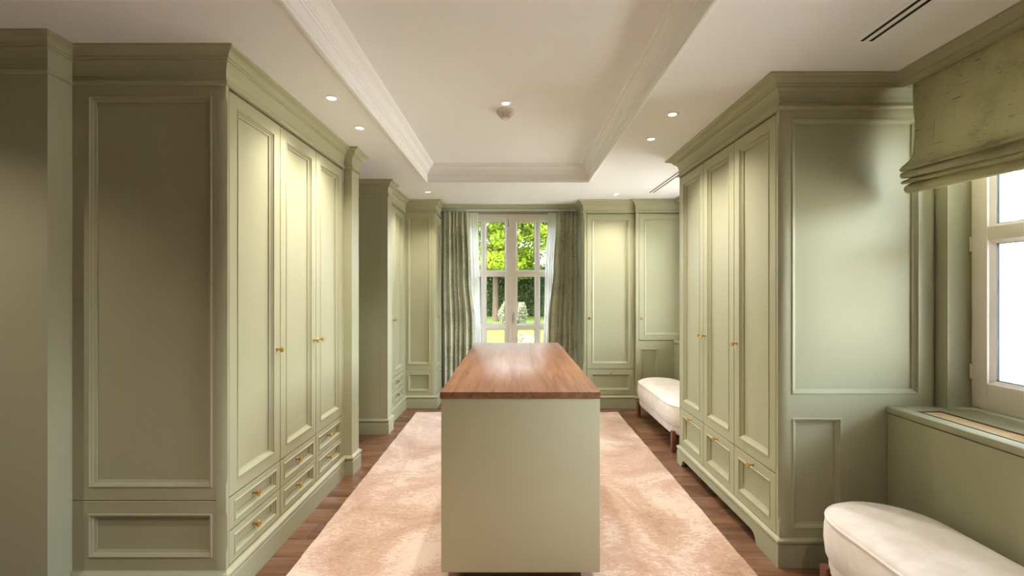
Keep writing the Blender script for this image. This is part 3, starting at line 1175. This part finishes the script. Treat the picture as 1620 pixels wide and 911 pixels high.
# ============================================================= ISLAND
IY0, IY1 = 2.07, 4.01
isl = thing('kitchen_island' if False else 'island_cabinet', 'pale sage island cabinet with walnut top standing on the rug', 'island', (.033, IY0, .0162))
zb = -.0162
part('worktop', MB().box(-.366, .364, -.006, IY1 - IY0, .874 + zb, .9035 + zb, .002), M['walnut'], isl)
part('body', MB().box(-.340, .340, .018, IY1 - IY0 - .022, .082 + zb, .873 + zb), M['island'], isl)
part('end_panel', MB().box(-.361, .361, 0, .018, .082 + zb, .8735 + zb, .001), M['island'], isl)
part('end_panel', MB().box(-.361, .361, IY1 - IY0 - .022, IY1 - IY0 - .004, .082 + zb, .8735 + zb, .001), M['island'], isl)
part('plinth', MB().box(-.285, .285, .07, IY1 - IY0 - .07, 0, .0815 + zb), M['bronze'], isl)
nd = 4
span = (IY1 - IY0 - .044) / nd
for sgn, rz, in ((1, 90), (-1, -90)):
    for i in range(nd):
        for k in range(3):
            z0 = .082 + zb + k * .26
            yv = .02 + i * span
            me = panel_mesh(span - .004, .256, .02, None, None, None, None, 'island')
            put('drawer', me, isl, (sgn * .361, yv if sgn > 0 else yv + span - .004, z0 + .002), R(rz))


# ============================================================= CEILING FITTINGS
def downlight(x, y, zc, label, rot_in=None):
    root = thing('downlight', label, 'ceiling light', (x, y, zc), 0, 'recessed ceiling downlights')
    ring = [(.036, -.0002), (.037, -.002), (.034, -.0045), (.027, -.005), (.0235, -.003), (.0225, -.0006)]
    part('trim_ring', MB().lathe(ring, (0, 0, 0), 'z', 32), M['trimwhite'], root)
    part('lens', MB().lathe([(.0222, -.0012), (.0222, -.0030), (.018, -.0038)], (0, 0, 0), 'z', 28), M['lens'], root)
    d = bpy.data.lights.new('lamp', 'SPOT')
    d.energy = SPOT
    d.color = (1.0, .89, .79)
    d.spot_size = R(122)
    d.spot_blend = 1.0
    d.shadow_soft_size = .02
    l = bpy.data.objects.new('lamp', d)
    l.parent = root
    l.location = (0, 0, -.008)
    C.objects.link(l)
    return root


downlight(-.982, 2.463, ZC, 'round recessed downlight over the left wardrobe, the one nearer the camera')
downlight(-.983, 2.914, ZC, 'round recessed downlight over the left wardrobe, the one farther back')
downlight(-.903, 4.815, ZC, 'small recessed downlight in front of the back left corner wardrobe')
downlight(.941, 2.689, ZC, 'round recessed downlight beside the right wardrobe, the one nearer the camera')
downlight(.947, 3.127, ZC, 'round recessed downlight beside the right wardrobe, the one farther back')
downlight(1.115, 4.926, ZC, 'small recessed downlight in front of the back right wardrobe')
downlight(-.048, 2.919, ZT, 'recessed downlight in the ceiling tray above the smoke detector')
for _k, (x, yv, z) in enumerate([(-.98, .5, ZC), (.94, .5, ZC), (-.05, .3, ZT), (-2.25, 1.17, ZC)]):
    downlight(x, yv, z, ['recessed downlight behind the photographer, left side', 'recessed downlight behind the photographer, right side', 'recessed tray downlight behind the photographer', 'recessed downlight in the left bay beside the pier'][_k])

# smoke detector
sd = thing('smoke_detector', 'cream slotted smoke detector hanging from the ceiling tray', 'smoke detector', (-.052, 3.045, ZT))
part('base', MB().lathe([(.058, 0), (.060, -.003), (.061, -.012), (.058, -.018), (.050, -.019)], (0, 0, 0), 'z', 40), M['plastic'], sd)
part('sensor_core', MB().lathe([(.040, -.019), (.022, -.052)], (0, 0, 0), 'z', 32), M['shadow'], sd)
for k in range(4):
    rr_ = .0515 - .0078 * k
    z = -.0235 - .0072 * k
    part('cage_ring', MB().lathe([(rr_ + .001, z + .0022), (rr_ + .0005, z), (rr_ - .003, z - .0016), (rr_ - .010, z - .0016), (rr_ - .010, z + .0022)], (0, 0, 0), 'z', 36), M['plastic'], sd)
for k in range(8):
    a = k * math.pi / 4 + math.pi / 2
    c_, s_ = math.cos(a), math.sin(a)
    part('cage_rib', MB().tube([(.054 * c_, .054 * s_, -.018), (.030 * c_, .030 * s_, -.051)], .0022, 6), M['plastic'], sd)
part('cap', MB().lathe([(.028, -.0495), (.029, -.053), (.024, -.0575), (.010, -.059)], (0, 0, 0), 'z', 32), M['plastic'], sd)


def air_vent(label, y0, y1):
    root = thing('air_vent', label, 'air vent', (1.4725, y0, ZC), 0, 'slot air vents in the ceiling')
    L = y1 - y0
    mb = MB()
    mb.box(-.050, -.0265, 0, L, -.0015, -.0002)
    mb.box(-.0105, .0105, 0, L, -.0015, -.0002)
    mb.box(.0265, .044, 0, L, -.0015, -.0002)
    mb.box(-.050, .044, -.01, 0, -.0015, -.0002)
    mb.box(-.050, .044, L, L + .01, -.0015, -.0002)
    part('vent_frame', mb, M['trimwhite'], root, smooth=0)
    for x in (-.0185, .0185):
        part('slot', MB().box(x - .0079, x + .0079, .0005, L - .0005, -.0012, -.0002), M['dark'], root, smooth=0)
    return root


air_vent('double slot black air vent in the ceiling at the upper right', .62, 1.90)
air_vent('double slot black air vent in the ceiling behind the right wardrobe cornice', 3.75, 4.85)

# ============================================================= GARDEN
GZ = -.15
g = MB().box(-60, 70, 7.6, 90, GZ - .3, GZ)
struct('ground', g, M['lawn'])
struct('terrace_floor', MB().box(-12, 20, 6.2, 7.6, GZ - .3, GZ + .004), M['terrace'])
struct('side_ground', MB().box(2.4, 30, -20, 6.2, GZ - .3, GZ), M['terrace'])


def leaves(name, centers, size, mat, parent=None, seed=1, stuff=True, up=0.0):
    r = np.random.default_rng(seed)
    n = len(centers)
    a = r.normal(size=(n, 3))
    a /= np.linalg.norm(a, axis=1)[:, None]
    t = r.normal(size=(n, 3))
    b_ = np.cross(a, t)
    b_ /= np.linalg.norm(b_, axis=1)[:, None]
    c_ = np.cross(a, b_)
    s = size * r.uniform(.6, 1.3, size=(n, 1))
    p = np.empty((n, 4, 3))
    p[:, 0] = centers - b_ * s
    p[:, 1] = centers - c_ * s * .45 + a * s * .12
    p[:, 2] = centers + b_ * s
    p[:, 3] = centers + c_ * s * .45 + a * s * .12
    me = bpy.data.meshes.new(name)
    me.vertices.add(4 * n)
    me.vertices.foreach_set('co', p.reshape(-1))
    me.loops.add(4 * n)
    me.loops.foreach_set('vertex_index', np.arange(4 * n, dtype=np.int32))
    me.polygons.add(n)
    me.polygons.foreach_set('loop_start', np.arange(0, 4 * n, 4, dtype=np.int32))
    me.update(calc_edges=True)
    me.materials.append(mat)
    o = put(name, me, parent)
    if stuff and parent:
        o['kind'] = 'stuff'
    return o


def tree(name, label, x, y, trunk_h, trunk_r, crown, n, size, mat, seed, group=None, blobs=26, lean=0.0):
    """crown: (cx_off, z0, z1, radius)"""
    r = np.random.default_rng(seed)
    root = thing(name, label, 'tree', (x, y, GZ), 0, group)
    off, z0, z1, rad = crown
    mb = MB()
    mb.tube([(0, 0, -.1), (0.0 + lean * .3, 0, trunk_h * .35), (lean * .7, 0, trunk_h * .7), (lean, 0, trunk_h)], [trunk_r * 1.25, trunk_r, trunk_r * .9, trunk_r * .75], 12)
    part('trunk', mb, M['bark'], root)
    bm_ = MB()
    cents = []
    for k in range(blobs):
        a = r.uniform(0, 2 * math.pi)
        q = rad * math.sqrt(r.uniform(0, 1))
        zz = r.uniform(z0, z1)
        c = np.array([off + q * math.cos(a), q * math.sin(a), zz])
        cents.append(c)
        if k % 2 == 0:
            s = Vector((lean, 0, trunk_h * r.uniform(.75, 1.0)))
            e = Vector(c)
            mid = (s + e) / 2 + Vector((0, 0, .25))
            bm_.tube([s, mid, e], [trunk_r * .38, trunk_r * .22, trunk_r * .08], 6)
    part('branch', bm_, M['bark'], root)['kind'] = 'stuff'
    pts = []
    for c in cents:
        br = r.uniform(.55, 1.0) * rad * .42
        m_ = n // blobs
        dd = r.normal(size=(m_, 3))
        dd /= np.linalg.norm(dd, axis=1)[:, None]
        pts.append(c + dd * br * r.uniform(.35, 1, size=(m_, 1)) ** .5 * np.array([1, 1, .6]))
    leaves('foliage', np.concatenate(pts), size, mat, root, seed)
    return root


tree('broadleaf_tree', 'lime green broadleaf tree with a bare straight trunk seen through the left door leaf', -.86, 22.0, 3.4, .14, (-.3, 2.4, 7.0, 2.9), 19000, .11, M['lime'], 11, 'trees in the garden', 44)
tree('broadleaf_tree', 'bright leafy tree seen at the top of the right door leaf', 2.6, 24.5, 3.6, .13, (-.9, 4.6, 8.6, 3.3), 20000, .12, M['lime'], 12, 'trees in the garden', 44)
for i, (x, yv, sd_) in enumerate([(-7, 33, 21), (-4.2, 36, 22), (12, 43, 24)]):
    tree('broadleaf_tree', ['mid green tree farther left behind the hedge', 'mid green tree behind the hedge, directly behind the trunked tree', 'mid green tree farther right behind the hedge'][i], x, yv, 4.2, .2,
         (0, 3.2, 10.5, 4.2), 9000, .17, M['limedeep'], sd_, 'trees in the garden', 36)
tree('broadleaf_tree', 'tall mid green tree rising behind the white garden building', 4.2, 43, 5.5, .2, (0, 6.0, 13, 5.0), 9000, .19, M['lime'], 26, 'trees in the garden', 36)

# hedge
hd = thing('hedge', 'dark green clipped laurel hedge across the end of the lawn', 'hedge', (0, 26, GZ))
part('core', MB().box(-11, 11, .5, 1.3, 0, 2.6), M['hedge'], hd)
r_ = np.random.default_rng(5)
n = 26000
c = np.stack([r_.uniform(-6, 6, n), .55 - np.abs(r_.normal(0, .22, n)), r_.uniform(.05, 2.75, n)], 1)
n2 = 6000
c2 = np.stack([r_.uniform(-6, 6, n2), r_.uniform(.0, 1.3, n2), 2.72 + r_.normal(0, .13, n2)], 1)
leaves('foliage', np.concatenate([c, c2]), .085, M['hedge'], hd, 6)


def shrub(name, label, x, y, rad, zc, n, size, mat, seed, z_sq=.9):
    r = np.random.default_rng(seed)
    root = thing(name, label, 'shrub', (x, y, GZ))
    part('stem', MB().tube([(0, 0, -.02), (.01, 0, zc * .6), (0, .01, zc)], [.035, .028, .015], 8), M['bark'], root)
    dd = r.normal(size=(n, 3))
    dd /= np.linalg.norm(dd, axis=1)[:, None]
    lump = 1 + .14 * np.sin(5 * dd[:, :1] + 1) * np.cos(4 * dd[:, 2:3])
    p = dd * rad * lump * r.uniform(.45, 1, size=(n, 1)) ** .4
    p[:, 2] = p[:, 2] * z_sq + zc
    p = p[p[:, 2] > .01]
    leaves('foliage', p, size, mat, root, seed)
    return root


shrub('round_shrub', 'pale rounded shrub standing in the middle of the lawn', 0.0, 19.5, .62, .5, 5000, .045, M['bush'], 31)
shrub('round_shrub', 'small yellow green shrub close outside the right door leaf', .30, 9.6, .32, .33, 4500, .024, M['bushgreen'], 32)

# white garden building behind the hedge
gb = thing('garden_building', 'long white garden building behind the hedge', 'building', (.5, 31, GZ))
part('wall', MB().box(0, 9, 0, 4, 0, 3.55), M['whitebrick'], gb)
part('fascia', MB().box(-.25, 9.25, -.3, 4.3, 3.3, 3.95), M['whitebrick'], gb)
part('roof', MB().box(-.3, 9.3, -.35, 4.35, 3.951, 4.03), M['roof'], gb)
for k in range(3):
    wnd = part('window', MB().box(1 + 2.6 * k, 2.2 + 2.6 * k, -.03, .02, 1.0, 2.4), M['framewhite'], gb)
    part('pane', MB().box(1.08 + 2.6 * k, 2.12 + 2.6 * k, -.04, -.03, 1.08, 2.32), M['wallshade_pane'], wnd)

# white painted brick wing of the house, seen through the right window
wb_ = thing('brick_wing', 'white painted brick wing of the house outside the right window', 'building', (2.5, 6.3, GZ))
part('wall', MB().box(0, 4.45, .03, .3, 0, 4.2), M['whitebrick'], wb_)
part('recessed_wall', MB().box(4.45, 8, .5, .8, 0, 4.2), M['wallshade_pane'], wb_)  # stretch set back in shade, the shade painted as dark grey-blue
bmb = MB()
zz, k = 0.01, 0
while zz < 4.1:
    x = 3.2 + (0 if k % 2 else .11)
    while x < 4.38:
        x1 = x + .21
        if x + .22 > 4.38:
            x1 = 4.47 + (.035 if k % 2 else 0)
        bmb.box(x, x1, 0.004 * random.random(), .04, zz, zz + .062)
        x = x1 + .012
        if x > 4.35:
            break
    zz += .074
    k += 1
o = part('brick', bmb, M['whitebrick'], wb_, smooth=0)
o['kind'] = 'stuff'
